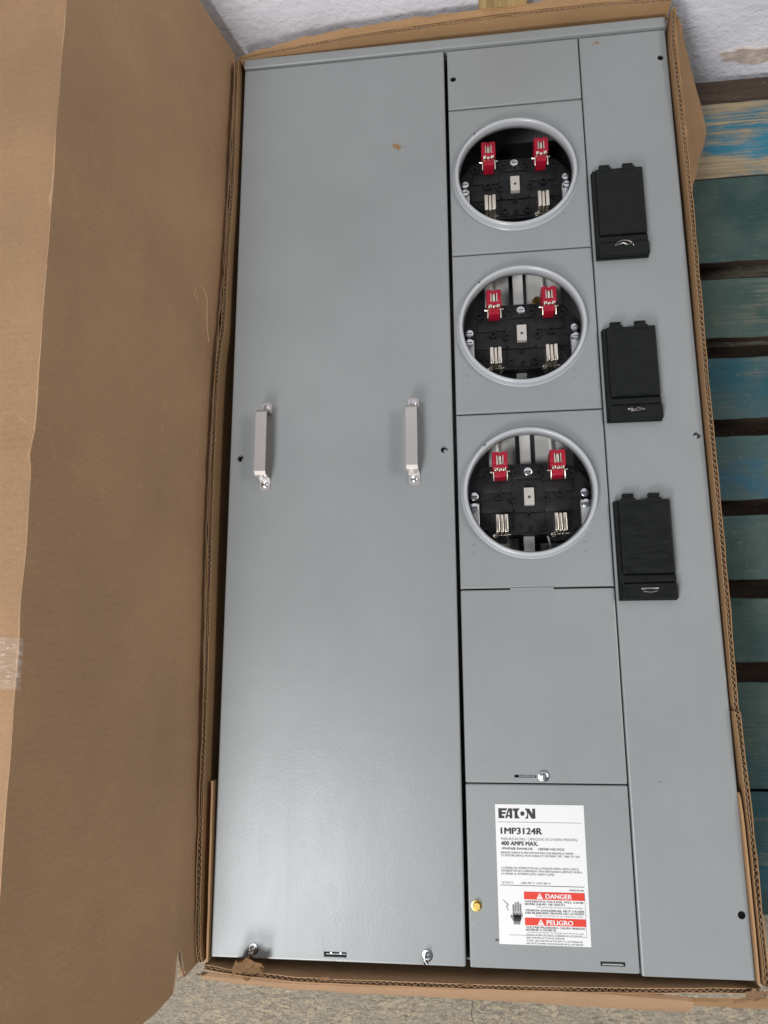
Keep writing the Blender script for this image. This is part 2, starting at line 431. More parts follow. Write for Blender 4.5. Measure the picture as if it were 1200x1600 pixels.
# flap folded back from the top wall towards the stucco
def ribbon(name, inner, outer, thick, m, parent, n=90, rag=.0015, seed=0, sm=40, rows=6, dish=0.0):
    """flap between two rims; outer edge ragged"""
    def at(P, t):
        P2 = smooth_path(P, .02); f = t * (len(P2) - 1); i = min(int(f), len(P2) - 2); return P2[i].lerp(P2[i + 1], f - i)
    I = smooth_path(inner, .01); O = smooth_path(outer, .01)
    def samp(P, t):
        f = t * (len(P) - 1); i = min(int(f), len(P) - 2); return P[i].lerp(P[i + 1], f - i)
    bm = N(); T = []; Bo = []
    for i in range(n + 1):
        t = i / n; a = samp(I, t); b = samp(O, t)
        b = b + (b - a).normalized() * rag * 2 * noise.noise(Vector((t * n * .33, seed, 0))) + (b - a).normalized() * rag * noise.noise(Vector((t * n * 1.1, seed, 4)))
        nrm = (b - a).cross(samp(I, min(1, t + .01)) - samp(I, max(0, t - .01))).normalized()
        if nrm.z < 0: nrm = -nrm
        ra, rb = [], []
        for k in range(rows + 1):
            f = k / rows; c = a.lerp(b, f) + nrm * (dish * math.sin(math.pi * f) + .0012 * noise.noise(Vector((t * 14, f * 3, seed))))
            ra.append(bm.verts.new(c)); rb.append(bm.verts.new(c - nrm * thick))
        T.append(ra); Bo.append(rb)
    for i in range(n):
        for k in range(rows):
            bm.faces.new((T[i][k], T[i][k + 1], T[i + 1][k + 1], T[i + 1][k])); bm.faces.new((Bo[i][k], Bo[i + 1][k], Bo[i + 1][k + 1], Bo[i][k + 1]))
        bm.faces.new((T[i][0], T[i + 1][0], Bo[i + 1][0], Bo[i][0])); bm.faces.new((T[i][rows], Bo[i][rows], Bo[i + 1][rows], T[i + 1][rows]))
    for i in (0, n):
        for k in range(rows): bm.faces.new((T[i][k], Bo[i][k], Bo[i][k + 1], T[i][k + 1]))
    bmesh.ops.recalc_face_normals(bm, faces=bm.faces)
    return fin(name, bm, m, parent, sm)
ribbon('end_flap', [(-.396, .4535, .004), (-.30, .4600, .010), (-.15, .4665, .0145), (-.02, .4690, .0175), (.10, .4700, .018), (.2215, .4670, .018)],
       [(-.394, .4570, .004), (-.30, .4690, .013), (-.15, .4770, .018), (-.02, .4785, .020), (.10, .4830, .020), (.225, .4830, .019)], .004, KRAFT, carton, rag=.0015, seed=2)
# right hand flap bent outwards and down near the top corner
ribbon('side_flap', [(.2275, .170, .004), (.2275, .25, .008), (.2268, .33, .010), (.2255, .40, .012), (.2280, .455, .014)],
       [(.2320, .182, -.012), (.2640, .270, -.066), (.2830, .335, -.084), (.2640, .410, -.060), (.2350, .445, .002)], .004, KRAFT, carton, n=60, rag=.0008, seed=5, dish=-.004)
# bottom flap, torn, folded outwards and down
ribbon('end_flap', [(-.402, -.7890, -.004), (-.30, -.7920, .000), (-.20, -.7925, -.002), (-.10, -.7920, -.004), (0, -.7925, -.010), (.09, -.7960, -.018), (.155, -.8020, -.024)],
       [(-.405, -.8000, -.030), (-.30, -.8160, -.055), (-.20, -.8200, -.060), (-.10, -.8250, -.070), (0, -.8270, -.070), (.09, -.8300, -.075), (.157, -.8310, -.075)], .004, KRAFT_PINK, carton, rag=.0065, seed=8, dish=.003)
ribbon('end_flap', [(.10, -.8060, -.050), (.17, -.8120, -.055), (.26, -.8090, -.060)], [(.10, -.8400, -.12), (.17, -.8400, -.12), (.26, -.8400, -.12)], .004, KRAFT, carton, n=40, rag=.002, seed=9)
# crumpled bit of board standing on the bottom rim
def crumple(name, pts, m, seed, amp=.004, parent=None):
    bm = N(); vs = []
    nx, ny = 9, 7
    (ax, ay, az), (bx, by, bz), (cx, cy, cz), (dx, dy, dz) = pts
    for j in range(ny + 1):
        row = []
        for i in range(nx + 1):
            u, v = i / nx, j / ny
            p = Vector((ax, ay, az)).lerp(Vector((bx, by, bz)), u).lerp(Vector((dx, dy, dz)).lerp(Vector((cx, cy, cz)), u), v)
            q = Vector((u * 3.3, v * 2.9, seed)); e = 1.0 if (i in (0, nx) or j == ny) else .8
            p += amp * e * Vector((noise.noise(q), noise.noise(q + Vector((9, 0, 0))), 1.6 * noise.noise(q + Vector((0, 9, 0)))))
            row.append(bm.verts.new(p))
        vs.append(row)
    for j in range(ny):
        for i in range(nx): bm.faces.new((vs[j][i], vs[j][i + 1], vs[j + 1][i + 1], vs[j + 1][i]))
    bmesh.ops.solidify(bm, geom=bm.faces[:], thickness=.0015)
    return fin(name, bm, m, parent)
crumple('torn_scrap', [(-.366, -.790, -.004), (-.328, -.791, -.004), (-.320, -.764, .024), (-.352, -.760, .027)], KRAFT, 4, .008, carton)
crumple('torn_scrap', [(-.262, -.790, -.004), (-.240, -.790, -.004), (-.246, -.780, .012), (-.258, -.780, .010)], KRAFT, 12, .003, carton)
crumple('torn_scrap', [(-.410, -.800, -.035), (-.392, -.795, -.03), (-.394, -.786, .004), (-.408, -.786, .002)], TORN, 15, .004, carton)
crumple('torn_scrap', [(-.10, -.790, -.004), (-.088, -.790, -.004), (-.089, -.780, .008), (-.094, -.780, .010)], KRAFT, 17, .002, carton)
crumple('torn_scrap', [(.195, -.800, -.02), (.226, -.790, -.01), (.229, -.775, .008), (.208, -.779, .004)], KRAFT_PINK, 19, .005, carton)

# lid: the half-width closing flap standing up on the left, leaning out
TH = R(11.0); HX, HZ = -.4075, -.006
def hinge(y): return .0125 * math.exp(-((y + .2) / .33) ** 2) - .004 * math.exp(-((y + .8) / .08) ** 2)
def lidpt(t, y, o=0.0):      # t up the lid, o off its inner face (towards the panel)
    return Vector((HX - t * math.sin(TH) + o * math.cos(TH), y, HZ + t * math.cos(TH) + o * math.sin(TH)))
def lid_end(t):               # ragged lower end with its tear
    tab = [(0, -.7735), (.028, -.7815), (.0325, -.780), (.036, -.765), (.041, -.7500), (.0455, -.7520), (.047, -.770), (.051, -.7900), (.058, -.7925), (.085, -.7985), (.14, -.803), (.34, -.806)]
    for (a, ya), (b, yb) in zip(tab, tab[1:]):
        if t <= b: return ya + (yb - ya) * (t - a) / (b - a)
    return tab[-1][1]
def lid_top(y):               # height of the fold along the lid
    f = (y + .80) / 1.26
    return .314 + .032 * f + .0016 * noise.noise(Vector((y * 17, 3, 3))) + (.004 * math.exp(-((y + .247) / .012) ** 2))
ts = [0, .006, .014, .022, .028, .0325, .036, .041, .0455, .047, .051, .058, .07] + [.07 + .236 * i / 14 for i in range(1, 15)]
T = []; Bk = []
bm = N()
NY = 110
for t in ts:
    ra, rb = [], []
    y0 = lid_end(t)
    for j in range(NY + 1):
        f = j / NY; y = y0 + (.4705 - y0) * f
        if j in (0,): y += .0012 * noise.noise(Vector((t * 300, 1, 1)))
        if j == NY: y += .002 * noise.noise(Vector((t * 160, 2, 1)))
        tt = t * lid_top(y) / .306
        bow = .006 * math.sin(math.pi * min(1, t / .31)) * math.sin(math.pi * f) + .0022 * noise.noise(Vector((y * 5, t * 9, 4))) + .0008 * noise.noise(Vector((y * 22, t * 26, 4)))
        # hinge waves in and out along the carton
        hx = hinge(y) * (1 - t / .31)
        ra.append(bm.verts.new(lidpt(tt, y, -bow - hx))); rb.append(bm.verts.new(lidpt(tt, y, -bow - hx - .0042)))
    T.append(ra); Bk.append(rb)
for i in range(len(ts) - 1):
    for j in range(NY):
        bm.faces.new((T[i][j], T[i][j + 1], T[i + 1][j + 1], T[i + 1][j])); bm.faces.new((Bk[i][j], Bk[i + 1][j], Bk[i + 1][j + 1], Bk[i][j + 1]))
    for j in (0, NY): bm.faces.new((T[i][j], T[i + 1][j], Bk[i + 1][j], Bk[i][j]))
for j in range(NY):
    bm.faces.new((T[0][j], Bk[0][j], Bk[0][j + 1], T[0][j + 1])); bm.faces.new((T[-1][j], T[-1][j + 1], Bk[-1][j + 1], Bk[-1][j]))
bmesh.ops.recalc_face_normals(bm, faces=bm.faces)
lid = fin('lid', bm, KRAFT_IN, carton, 40)
# outer wall under the lid hinge
bm = N(); sheet(bm, smooth_path([(HX - hinge(y_) - .0005, y_, -.009) for y_ in (-.776, -.6, -.4, -.2, 0, .2, .34, .455)], .03), (0, 0), .0042, -1, BZ, .0008, 11); fin('side_wall', bm, KRAFT, carton, 50)
# ragged crease where the lid is bent over the wall
bm = N(); P_ = []
for i in range(160):
    y = -.768 + 1.225 * i / 159
    P_.append((HX + .0005 + .0016 * noise.noise(Vector((y * 40, 6, 2))) - hinge(y), y, HZ - .0005 + .0015 * noise.noise(Vector((y * 33, 2, 6)))))
tube(bm, P_, [.0012 + .0009 * abs(noise.noise(Vector((i * .5, 0, 3)))) for i in range(160)], 6); fin('crease', bm, KRAFT_EDGE, lid, 'all')
# surface tears and rubbed creases on the lid's inner face
def scar(pts, wd, m=TORN, nm='tear'):
    bm = N(); pts = smooth_path([(a, b, 0) for a, b in pts], .004)
    q = []
    for i, p in enumerate(pts):
        t, y = p.x, p.y; f = (y - lid_end(t)) / (.4705 - lid_end(t))
        bow = .006 * math.sin(math.pi * min(1, t / .31)) * math.sin(math.pi * f) + .0022 * noise.noise(Vector((y * 5, t * 9, 4))) + .0008 * noise.noise(Vector((y * 22, t * 26, 4)))
        hx = hinge(y) * (1 - t / .31)
        q.append(lidpt(t + .0008 * noise.noise(Vector((i * .9, 1, 1))), y, -bow - hx - wd * .1))
    tube(bm, q, [wd * (.55 + .5 * abs(noise.noise(Vector((i * .7, 3, 1))))) for i in range(len(q))], 6)
    fin(nm, bm, m, lid, 'all')
LIDSCARS = [
    ([(.062, .045), (.058, .060), (.046, .066), (.034, .056), (.030, .035), (.026, .015), (.020, -.004)], .0009),
    ([(.062, .045), (.058, .046), (.052, .038)], .0008),
    ([(.030, .010), (.031, -.04), (.031, -.09)], .0007), ([(.031, -.095), (.032, -.14), (.033, -.17)], .0010),
    ([(.034, -.19), (.035, -.25)], .0007), ([(.048, -.148), (.043, -.150), (.040, -.154)], .0008), ([(.060, -.40), (.048, -.402)], .0009)]
for k_, (p, wd) in enumerate(LIDSCARS): scar(p, wd * (1.7 if k_ < 2 else 1.25), KRAFT_LIT_TEAR if k_ < 2 else KRAFT_IN)
scar([(.036, -.768), (.041, -.7515), (.046, -.754), (.048, -.772), (.0515, -.788)], .0018, TORN)
scar([(.0245, -.7765), (.031, -.7765), (.0345, -.764)], .0014, TORN)
# flap bent outwards over the lid's upper fold, the light on it put into its paler colour
bm = N(); rows_ = []
for i in range(13):
    s = i / 12; r_ = []
    for j in range(121):
        y = -.806 + 1.2765 * j / 120
        base = lidpt(lid_top(y), y, -.0015)
        a = R(-6) + R(10) * (1 - s)
        d = .20 * s
        rr = .0025 * (1 - math.exp(-d / .004))
        zz = -.02 * s * s * 2 + rr + .0016 * noise.noise(Vector((y * 13, s * 5, 9))) * (1 if s > 0 else .3)
        for yc, amp in ((.285, .0030), (.012, .0022), (-.247, .0034), (-.62, .0028)):   # creases across the flap
            zz -= amp * math.exp(-((y - yc - .02 * s) / .004) ** 2) * (.4 + .6 * s)
        r_.append(bm.verts.new(base + Vector((-d + .0012 * noise.noise(Vector((y * 60, 1, 5))) * (1 if i == 0 else 0), 0, zz))))
    rows_.append(r_)
for i in range(12):
    for j in range(120): bm.faces.new((rows_[i][j], rows_[i][j + 1], rows_[i + 1][j + 1], rows_[i + 1][j]))
bmesh.ops.solidify(bm, geom=bm.faces[:], thickness=.004)
bmesh.ops.recalc_face_normals(bm, faces=bm.faces)
lidflap = fin('lid_flap', bm, KRAFT_LIT_TEAR, carton, 40)
# clear parcel tape wrapped round that fold
TAPE = mat('clear_tape', (0.80, 0.74, 0.68), .16); TAPE.node_tree.nodes['Principled BSDF'].inputs['Alpha'].default_value = .22
g_ = G(TAPE); g_.l(g_.ramp(g_.noise(g_.pos((60, 220, 60), (0, 0, R(25))), 1.0, 4, .6, 1.5), [(.50, (.10, .10, .10)), (.70, (.42, .42, .42))]), g_.b.inputs['Alpha'])
bm = N(); rows_ = []
for i in range(17):
    s = i / 16; r_ = []
    for j in range(25):
        y = -.462 + .045 * j / 24
        if s < .2: base = lidpt(lid_top(y) - .004 * (1 - s / .2), y, .0008)
        else: base = lidpt(lid_top(y), y, 0) + Vector((-.13 * (s - .2) / .8, .0, .0042 - .03 * ((s - .2) / .8) ** 2))
        base += Vector((0, .012 * s, .0016 * noise.noise(Vector((y * 150 + s * 12, s * 7, 2))) + .0008 * noise.noise(Vector((y * 400, s * 30, 2)))))
        r_.append(bm.verts.new(base))
    rows_.append(r_)
for i in range(16):
    for j in range(24): bm.faces.new((rows_[i][j], rows_[i + 1][j], rows_[i + 1][j + 1], rows_[i][j + 1]))
fin('tape', bm, TAPE, lidflap, 'all')

# ------------------------------------------------------------------ the meter panel
mp = empty('meter_panel', (-.087, -.16, -.158), 'gray steel electrical meter panel with three round meter sockets lying in the carton', 'electrical panel')
XL, XD, XM, XR0, XR1, XE = -.3888, -.0936, -.0890, .0955, .0970, .2150
YB, YT = -.7673, .4334
# sheet steel tray behind the covers
bm = N()
box(bm, XL + .003, XE - .003, YB + .004, YT - .002, -.158, -.156)
box(bm, XL + .0032, XL + .005, YB + .004, YT - .002, -.1559, -.012); box(bm, XE - .005, XE - .0032, YB + .004, YT - .002, -.1559, -.012)
box(bm, XL + .0052, XE - .0052, YB + .004, YB + .0058, -.1559, -.012); box(bm, XL + .0052, XE - .0052, YT - .0038, YT - .002, -.1559, -.012)
box(bm, XD - .004, XD - .0025, YB + .006, YT - .004, -.1559, -.020); box(bm, XR0 + .0002, XR0 + .0012, YB + .006, YT - .004, -.1559, -.020)
encl = fin('enclosure', bm, PAINT, mp)
# rain hood along the top
bm = N(); box(bm, XL - .0005, XE + .0005, .4345, .4500, -.05, .0045, .002, 3)
fin('hood', bm, PAINT, mp)

def cover(name, x0, x1, y0, y1, z=0.0, deep=.016, bev=.0018):
    bm = N(); box(bm, x0, x1, y0, y1, z - deep, z, bev, 3)
    return fin(name, bm, PAINT, mp)
left = cover('wide_cover', XL, XD, YB, YT - .0004, 0.0012, .018, .0022); left['label'] = 'wide plain gray cover with two lift handles'
right = cover('breaker_column_cover', XR1, XE, YB - .003, YT - .0004, 0.0, .016, .002)
ROW = [.3337, .1075, -.1186, -.3446, -.5716]
bm = N(); box(bm, XM + .001, XR0 - .001, ROW[0] - .004, ROW[0] + .006, -.016, -.0045); fin('lip', bm, PAINT, mp)
topc = cover('blank_cover', XM, XR0, ROW[0] + .0022, YT - .0006, 0.0)
midc = cover('blank_cover', XM, XR0, ROW[4] + .0006, ROW[3] - .0010, -.0006)
botc = cover('label_cover', XM, XR0, YB - .001, ROW[4] - .0008, -.0012)

# holes, slots bored through the covers, with what shows in them
def hole(bm, x, y, r): cyl(bm, (x, y), r, -.012, .01, 24)
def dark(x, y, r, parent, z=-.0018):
    b = N(); cyl(b, (x, y), r, z - .003, z, 20); fin('hole', b, HOLE_SHADE, parent)  # black plug disc standing in for the shade down the hole
def slot(bm, x, y, wx, wy): box(bm, x - wx / 2, x + wx / 2, y - wy / 2, y + wy / 2, -.012, .01)
def keyhole(bm, x, y): cyl(bm, (x + .0022, y), .0042, -.012, .01, 24); cyl(bm, (x - .0026, y), .0030, -.0121, .0101, 20)
bm = N(); hole(bm, -.0811, .3848, .0042); cut(topc, bm); dark(-.0811, .3848, .0041, topc)
bm = N(); hole(bm, .2052, .3874, .0042); hole(bm, .2069, -.159, .0044); hole(bm, .2069, -.7053, .0042); cut(right, bm)
dark(.2052, .3874, .0041, right); dark(.2069, -.159, .0043, right, -.0072); dark(.2069, -.7053, .0041, right)
bm = N(); hole(bm, -.3742, -.166, .0046); hole(bm, -.1052, -.1649, .0046); slot(bm, -.2421, -.7595, .0265, .0058); hole(bm, -.3386, -.7570, .0062); hole(bm, -.1366, -.7570, .0062); cut(left, bm); dark(-.3742, -.166, .0045, left, -.0072); dark(-.1052, -.1649, .0045, left, -.0072)
bm = N(); slot(bm, -.0195, -.5633, .0250, .0030); cut(midc, bm)
bm = N(); slot(bm, .0671, -.7591, .0265, .0046); cut(botc, bm)

def screw(name, x, y, z, r, m, parent, ang=.6, h=.0022, hexh=False):
    if hexh:
        bm = N(); lathe(bm, (x, y), [(r * 1.2, z), (r * 1.2, z + .0010), (r * .9, z + .0012)], 20); cyl(bm, (x, y), r * .92, z + .0008, z + h, 6, r * .85); return fin(name, bm, m, parent)
    bm = N()
    if hexh: cyl(bm, (x, y), r, z, z + h, 6)
    lathe_prof = [(r * 1.25, z), (r * 1.25, z + .0008), (r, z + .0010), (r, z + h * .75), (r * .82, z + h), (0.0001, z + h)]
    lathe(bm, (x, y), lathe_prof, 20)
    o = fin(name, bm, m, parent, 40)
    b2 = N(); box(b2, -r * .85, r * .85, -r * .13, r * .13, z + h - .0007, z + h + .001)
    bmesh.ops.rotate(b2, verts=b2.verts, cent=(0, 0, 0), matrix=Matrix.Rotation(ang, 3, 'Z')); bmesh.ops.translate(b2, verts=b2.verts, vec=(x, y, 0))
    cut(o, b2)
    return o
# screws seen down inside holes
screw('screw', .2069, -.159, -.008, .0026, ZINC, right, .4); screw('screw', -.3725, -.166, -.008, .0028, ZINC, left, 1.2); screw('screw', -.1040, -.1649, -.008, .0028, ZINC, left, 1.0)
for x in (-.3386, -.1366):   # hook shaped latch bolts at the foot of the wide cover
    bm = N(); tube(bm, [(x, -.7560, -.010), (x, -.7560, .004), (x - .0005, -.7570, .0070), (x - .0010, -.7595, .0080), (x - .0015, -.7625, .0065), (x - .0015, -.7635, .004)], .0028, 10)
    lathe(bm, (x, -.756), [(.0055, .0013), (.0055, .0026), (.0032, .0030)], 20)
    fin('latch_hook', bm, ZINC, left, 40)
bm = N(); box(bm, -.2540, -.2302, -.7610, -.7598, -.0080, -.0030, .0004); fin('slot_tongue', bm, GALV, left)
for x in (-.2475, -.2365):
    bm = N(); cyl(bm, (x, -.7588), .0008, -.0079, -.0020, 8); fin('slot_pin', bm, ZINC, left)
bm = N(); box(bm, -.0270, -.0085, -.5646, -.5622, -.007, -.0015, .0004); fin('slot_tongue', bm, ZINC, midc)
for x in (-.0235, -.0115):
    bm = N(); cyl(bm, (x, -.5622), .0009, -.0069, -.0008, 8); fin('slot_pin', bm, INSIDE, midc)
bm = N(); box(bm, .0560, .0785, -.7608, -.7595, -.007, -.0022, .0003); fin('slot_tongue', bm, GALV, botc)
screw('quarter_turn_screw', .0018, -.5631, -.0006, .0052, ZINC, midc, 1.1, .0024)
screw('yellow_screw', -.0800, -.7040, -.0012, .0050, BRASS, botc, .3, .0045, True)
bm = N(); box(bm, -.0600, -.0565, -.7398, -.7380, -.0012, -.0006, .0002); fin('scratch', bm, INSIDE, botc)

# small pressed dimples
def dimple(x, y, parent, r=.0016, z=0.0):
    bm = N(); lathe(bm, (x, y), [(r, z - .0002), (r * .8, z + .0006), (r * .4, z + .0010), (.0001, z + .0011)], 12); fin('dimple', bm, PAINT, parent, 'all')
dimple(.1287, .3374, right, .0024); dimple(.1304, -.5695, right, .0024)
# rust / adhesive spots
def splat(x, y, r, parent, seed, z, m=RUST):
    for k in range(5):
        bm = N(); cx = x + random.uniform(-1, 1) * r; cy = y + random.uniform(-.7, .7) * r; pts = []
        rr = r * random.uniform(.25, .6)
        for i in range(10):
            a = 2 * math.pi * i / 10; q = rr * (1 + .7 * noise.noise(Vector((math.cos(a) * 2, math.sin(a) * 2, seed + k)))); pts.append((cx + q * math.cos(a), cy + q * math.sin(a)))
        prism(bm, pts, z - .0003, z + .0002 + .00003 * k); fin('rust_spot', bm, m, parent)
DUN = mat('dried_adhesive', (0.25, 0.15, 0.07), .7)
splat(-.161, .2825, .0060, left, 3.3, .0012, DUN); splat(.120, .4227, .0035, right, 7.7, 0.0, DUN)

# three socket covers with their rolled rings
RC = [(0, .2238), (0, 0.0), (0, -.2241)]
def socket_cover(cx, cy, y0, y1):
    n = 96; x0, x1 = XM, XR0; z = 0.0; bv = .0018
    bm = N(); r0 = .0785
    loops = []
    def rect(ins, zz):
        pts = []
        for i in range(n):
            a = 2 * math.pi * i / n; dx, dy = math.cos(a), math.sin(a)
            k = min(((x1 - ins - cx) if dx > 0 else (cx - x0 - ins)) / max(abs(dx), 1e-9), ((y1 - ins - cy) if dy > 0 else (cy - y0 - ins)) / max(abs(dy), 1e-9))
            pts.append(Vector((cx + dx * k, cy + dy * k, zz)))
        # put the nearest samples on the corners
        for X in (x0 + ins, x1 - ins):
            for Y in (y0 + ins, y1 - ins):
                j = min(range(n), key=lambda q: (pts[q] - Vector((X, Y, zz))).length); pts[j] = Vector((X, Y, zz))
        return [bm.verts.new(p) for p in pts]
    loops.append([bm.verts.new((cx + r0 * math.cos(2 * math.pi * i / n), cy + r0 * math.sin(2 * math.pi * i / n), z)) for i in range(n)])
    loops.append(rect(bv, z)); loops.append(rect(bv * .3, z - bv * .3)); loops.append(rect(0, z - bv)); loops.append(rect(0, z - .016))
    for a, b in zip(loops, loops[1:]):
        for i in range(n): bm.faces.new((a[i], b[i], b[(i + 1) % n], a[(i + 1) % n]))
    bmesh.ops.recalc_face_normals(bm, faces=bm.faces)
    o = fin('socket_cover', bm, PAINT, mp)
    if o.data.polygons[0].normal.z < 0: o.data.flip_normals()
    bm = N()
    prof = [(.0850, -.0003), (.0838, .0006), (.0831, .0024), (.0829, .0060), (.0826, .0082), (.0816, .0098), (.0800, .0105), (.0785, .0101), (.0774, .0088), (.0769, .0068), (.0767, .0035), (.0766, -.0040), (.0758, -.0042), (.0758, .003)]
    lathe(bm, (cx, cy), prof, 96); bmesh.ops.recalc_face_normals(bm, faces=bm.faces)
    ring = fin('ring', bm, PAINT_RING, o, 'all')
    for sx, q in ((-1, .068), (1, .068)):
        for dy in (-.066, -.0775): dimple(cx + sx * q - .004, cy + dy, o)
    a = R(132)   # small seam mark on the ring
    bm = N(); cyl(bm, (cx + .0805 * math.cos(a), cy + .0805 * math.sin(a)), .0012, .0118, .0128, 8); fin('seam_mark', bm, INSIDE, o)
    return o
sc_objs = [socket_cover(0, RC[i][1], ROW[i + 1] + .0009, ROW[i] - .0009) for i in range(3)]
# finger notch between the lowest socket cover and the blank one
bm = N(); box(bm, -.0286, .0237, ROW[3] - .0026, ROW[3] + .0010, -.006, .0006, .0005); fin('pull_lip', bm, PAINT, midc)

# meter sockets
def octo(s): return [(c[0] * s, c[1] * s) for c in ((-.0125, .0165), (.0125, .0165), (.0165, .0125), (.0165, -.0125), (.0125, -.0165), (-.0125, -.0165), (-.0165, -.0125), (-.0165, .0125))]
def jaw_mesh(pins=True):
    bm = N()
    for x0, x1, zt in ((-.0076, -.0028, .000), (-.0019, .0019, -.0015), (.0028, .0076, .000)):
        box(bm, x0, x1, -.0115, .0115, -.030, zt, .0010, 3)
    box(bm, -.0066, .0066, -.0105, .0105, -.0320, -.0280)
    if pins:
        tube(bm, [(-.011, -.0125, -.016), (-.009, -.0135, -.016), (.011, -.0122, -.016)], .0007, 6)
        for x in (-.0060, .0060): tube(bm, [(x, -.0118, -.018), (x, -.0150, -.014), (x, -.0200, -.018)], .0008, 6)
        tube(bm, [(-.0085 - .0025 * math.cos(k * .785), -.0135 + .0025 * math.sin(k * .785), -.016) for k in range(9)], .0006, 6)
    return bm
def pin_mesh():
    bm = N()
    tube(bm, [(-.0125, -.0105, -.010), (-.0095, -.0112, -.010), (.0125, -.0102, -.010)], .0009, 6)
    for x in (-.0086, .0086): tube(bm, [(x, -.0105, -.008), (x, -.0150, -.007), (x, -.0225, -.010)], .0009, 6)
    return bm
def boot_mesh():
    bm = N()
    w_, hy = .0108, .0155
    box(bm, -w_, -.0046, -.0040, hy, -.026, .0016, .0012); box(bm, .0046, w_, -.0040, hy, -.026, .0012, .0012)
    prism(bm, [(-.0061, hy - .0003), (-.0022, hy - .0003), (0, hy - .0034), (.0022, hy - .0003), (.0061, hy - .0003), (.0061, hy - .0055), (-.0061, hy - .0055)], -.026, .0008)
    box(bm, -w_, w_, -hy + .006, -.0036, -.0261, .0010, .0014)
    box(bm, -.0080, .0080, -hy - .0060, -hy + .0070, -.027, -.0060, .0012)
    bmesh.ops.scale(bm, vec=(.90, .86, 1), verts=bm.verts)
    return bm
sock_proto = {}
def socket(cx, cy, first):
    s = bpy.data.objects.new('meter_socket', None); s.empty_display_size = .03; link(s, mp, (cx, cy, H - .03))
    def part(key, name, builder, m, smooth=False, off=(0, 0, 0)):
        if key not in sock_proto:
            bm = builder(); bmesh.ops.translate(bm, verts=bm.verts, vec=(cx + off[0], cy + off[1], off[2])); o = fin(name, bm, m, s, smooth)
            sock_proto[key] = (o, (cx + off[0], cy + off[1], off[2])); return o
        src, c0 = sock_proto[key]
        return share(src, name, s, (cx + off[0] - c0[0], cy + off[1] - c0[1], off[2] - c0[2]))
    ZB = -.027
    def base():
        bm = N()
        prism(bm, [(-.083, .000), (-.083, .010), (-.058, .040), (-.028, .044), (.028, .044), (.058, .040), (.083, .010), (.083, -.040), (.062, -.056), (.030, -.058), (.024, -.049), (-.024, -.049), (-.030, -.058), (-.062, -.056), (-.083, -.040)], -.042, ZB)
        # raised fields and ribs
        for x0, x1, y0, y1 in ((-.058, -.020, .006, .020), (.020, .058, .006, .020), (-.019, .019, .024, .041), (-.062, -.020, -.020, -.004), (.020, .062, -.020, -.004), (-.019, .019, -.046, -.022)):
            box(bm, x0, x1, y0, y1, ZB - .002, ZB + .0022, .0006)
        for sx in (-1, 1):
            for k in range(8):
                r = N(); box(r, -.0007, .0007, -.013, .013, ZB - .001, ZB + .0016)
                bmesh.ops.rotate(r, verts=r.verts, cent=(0, 0, 0), matrix=Matrix.Rotation(R(42), 3, 'Z')); bmesh.ops.translate(r, verts=r.verts, vec=(sx * .066 - .010 + k * .0040, -.026 + (k % 2) * .001, 0))
                me = bpy.data.meshes.new('t'); r.to_mesh(me); r.free(); bm.from_mesh(me); bpy.data.meshes.remove(me)
        prism(bm, octo(1.25), ZB - .002, ZB + .0030)
        return bm
    part('base', 'socket_base', base, BLACK, 30)
    for x, y in ((-.015, .031), (.015, .031), (-.019, -.004), (.021, -.003), (-.0145, -.040), (.0165, -.040), (-.037, .001), (.040, .003), (-.054, .028), (.056, .028), (-.056, -.046), (.058, -.045), (0, .013), (0, -.024), (.001, -.042)):
        r = .0045 if abs(x) > .01 else .0028
        part('boss%g' % r, 'boss', lambda: lathe(N(), (0, 0), [(r * 1.15, ZB - .0005), (r * 1.1, ZB + .0052), (r * .72, ZB + .0052), (r * .66, ZB + .0008), (.0001, ZB + .0006)], 16), BLACK, 40, (x, y, 0))
    def cterm():
        bm = N(); box(bm, -.0063, .0063, -.0115, .0110, ZB, -.0165, .0007); return bm
    ct = part('ct', 'center_terminal', cterm, TERM, False, (.0005, -.001, 0))
    def chole():
        bm = N(); cyl(bm, (0, 0), .0019, -.018, -.0162, 14); return bm
    part('ch', 'terminal_hole', chole, INSIDE, False, (.0005, -.0025, 0))
    def scr():
        bm = N(); lathe(bm, (0, 0), [(.0056, ZB + .001), (.0056, -.0200), (.0052, -.0190), (.0044, -.0187), (.0001, -.0187)], 18); return bm
    for off in ((.0003, .0312, .002), (-.0690, -.0005, .006), (.0695, .0005, .006), (-.0690, -.0155, .010), (.0700, -.0140, .010)):
        part('scr', 'screw', scr, ZINC, 40, off); part('slt', 'screw_slot', lambda: box(N(), -.0038, .0038, -.0007, .0007, -.0192, -.01855), INSIDE, False, off)
    def side():
        bm = N(); box(bm, -.0075, .0075, -.030, .0085, -.0240, -.0140, .0008); return bm
    part('side', 'side_plate', side, GALV, False, (-.0705, -.018, 0)); part('side', 'side_plate', side, GALV, False, (.0715, -.017, 0))
    for off in ((-.0352, -.0385, 0), (.0368, -.0385, 0)): part('jaw', 'jaw', jaw_mesh, NICKEL, 30, off)
    for off in ((-.0352, .0405, .0006), (.0368, .0405, .0006)):
        part('ujaw', 'jaw', lambda: jaw_mesh(False), NICKEL, 30, off); part('pin', 'cotter_pin', pin_mesh, NICKEL, 40, off)
    for off in ((-.0352, .0405, 0), (.0368, .0405, 0)): part('boot', 'red_jaw_boot', boot_mesh, RED, 30, off)
    return s
socks = [socket(*c, i == 0) for i, c in enumerate(RC)]
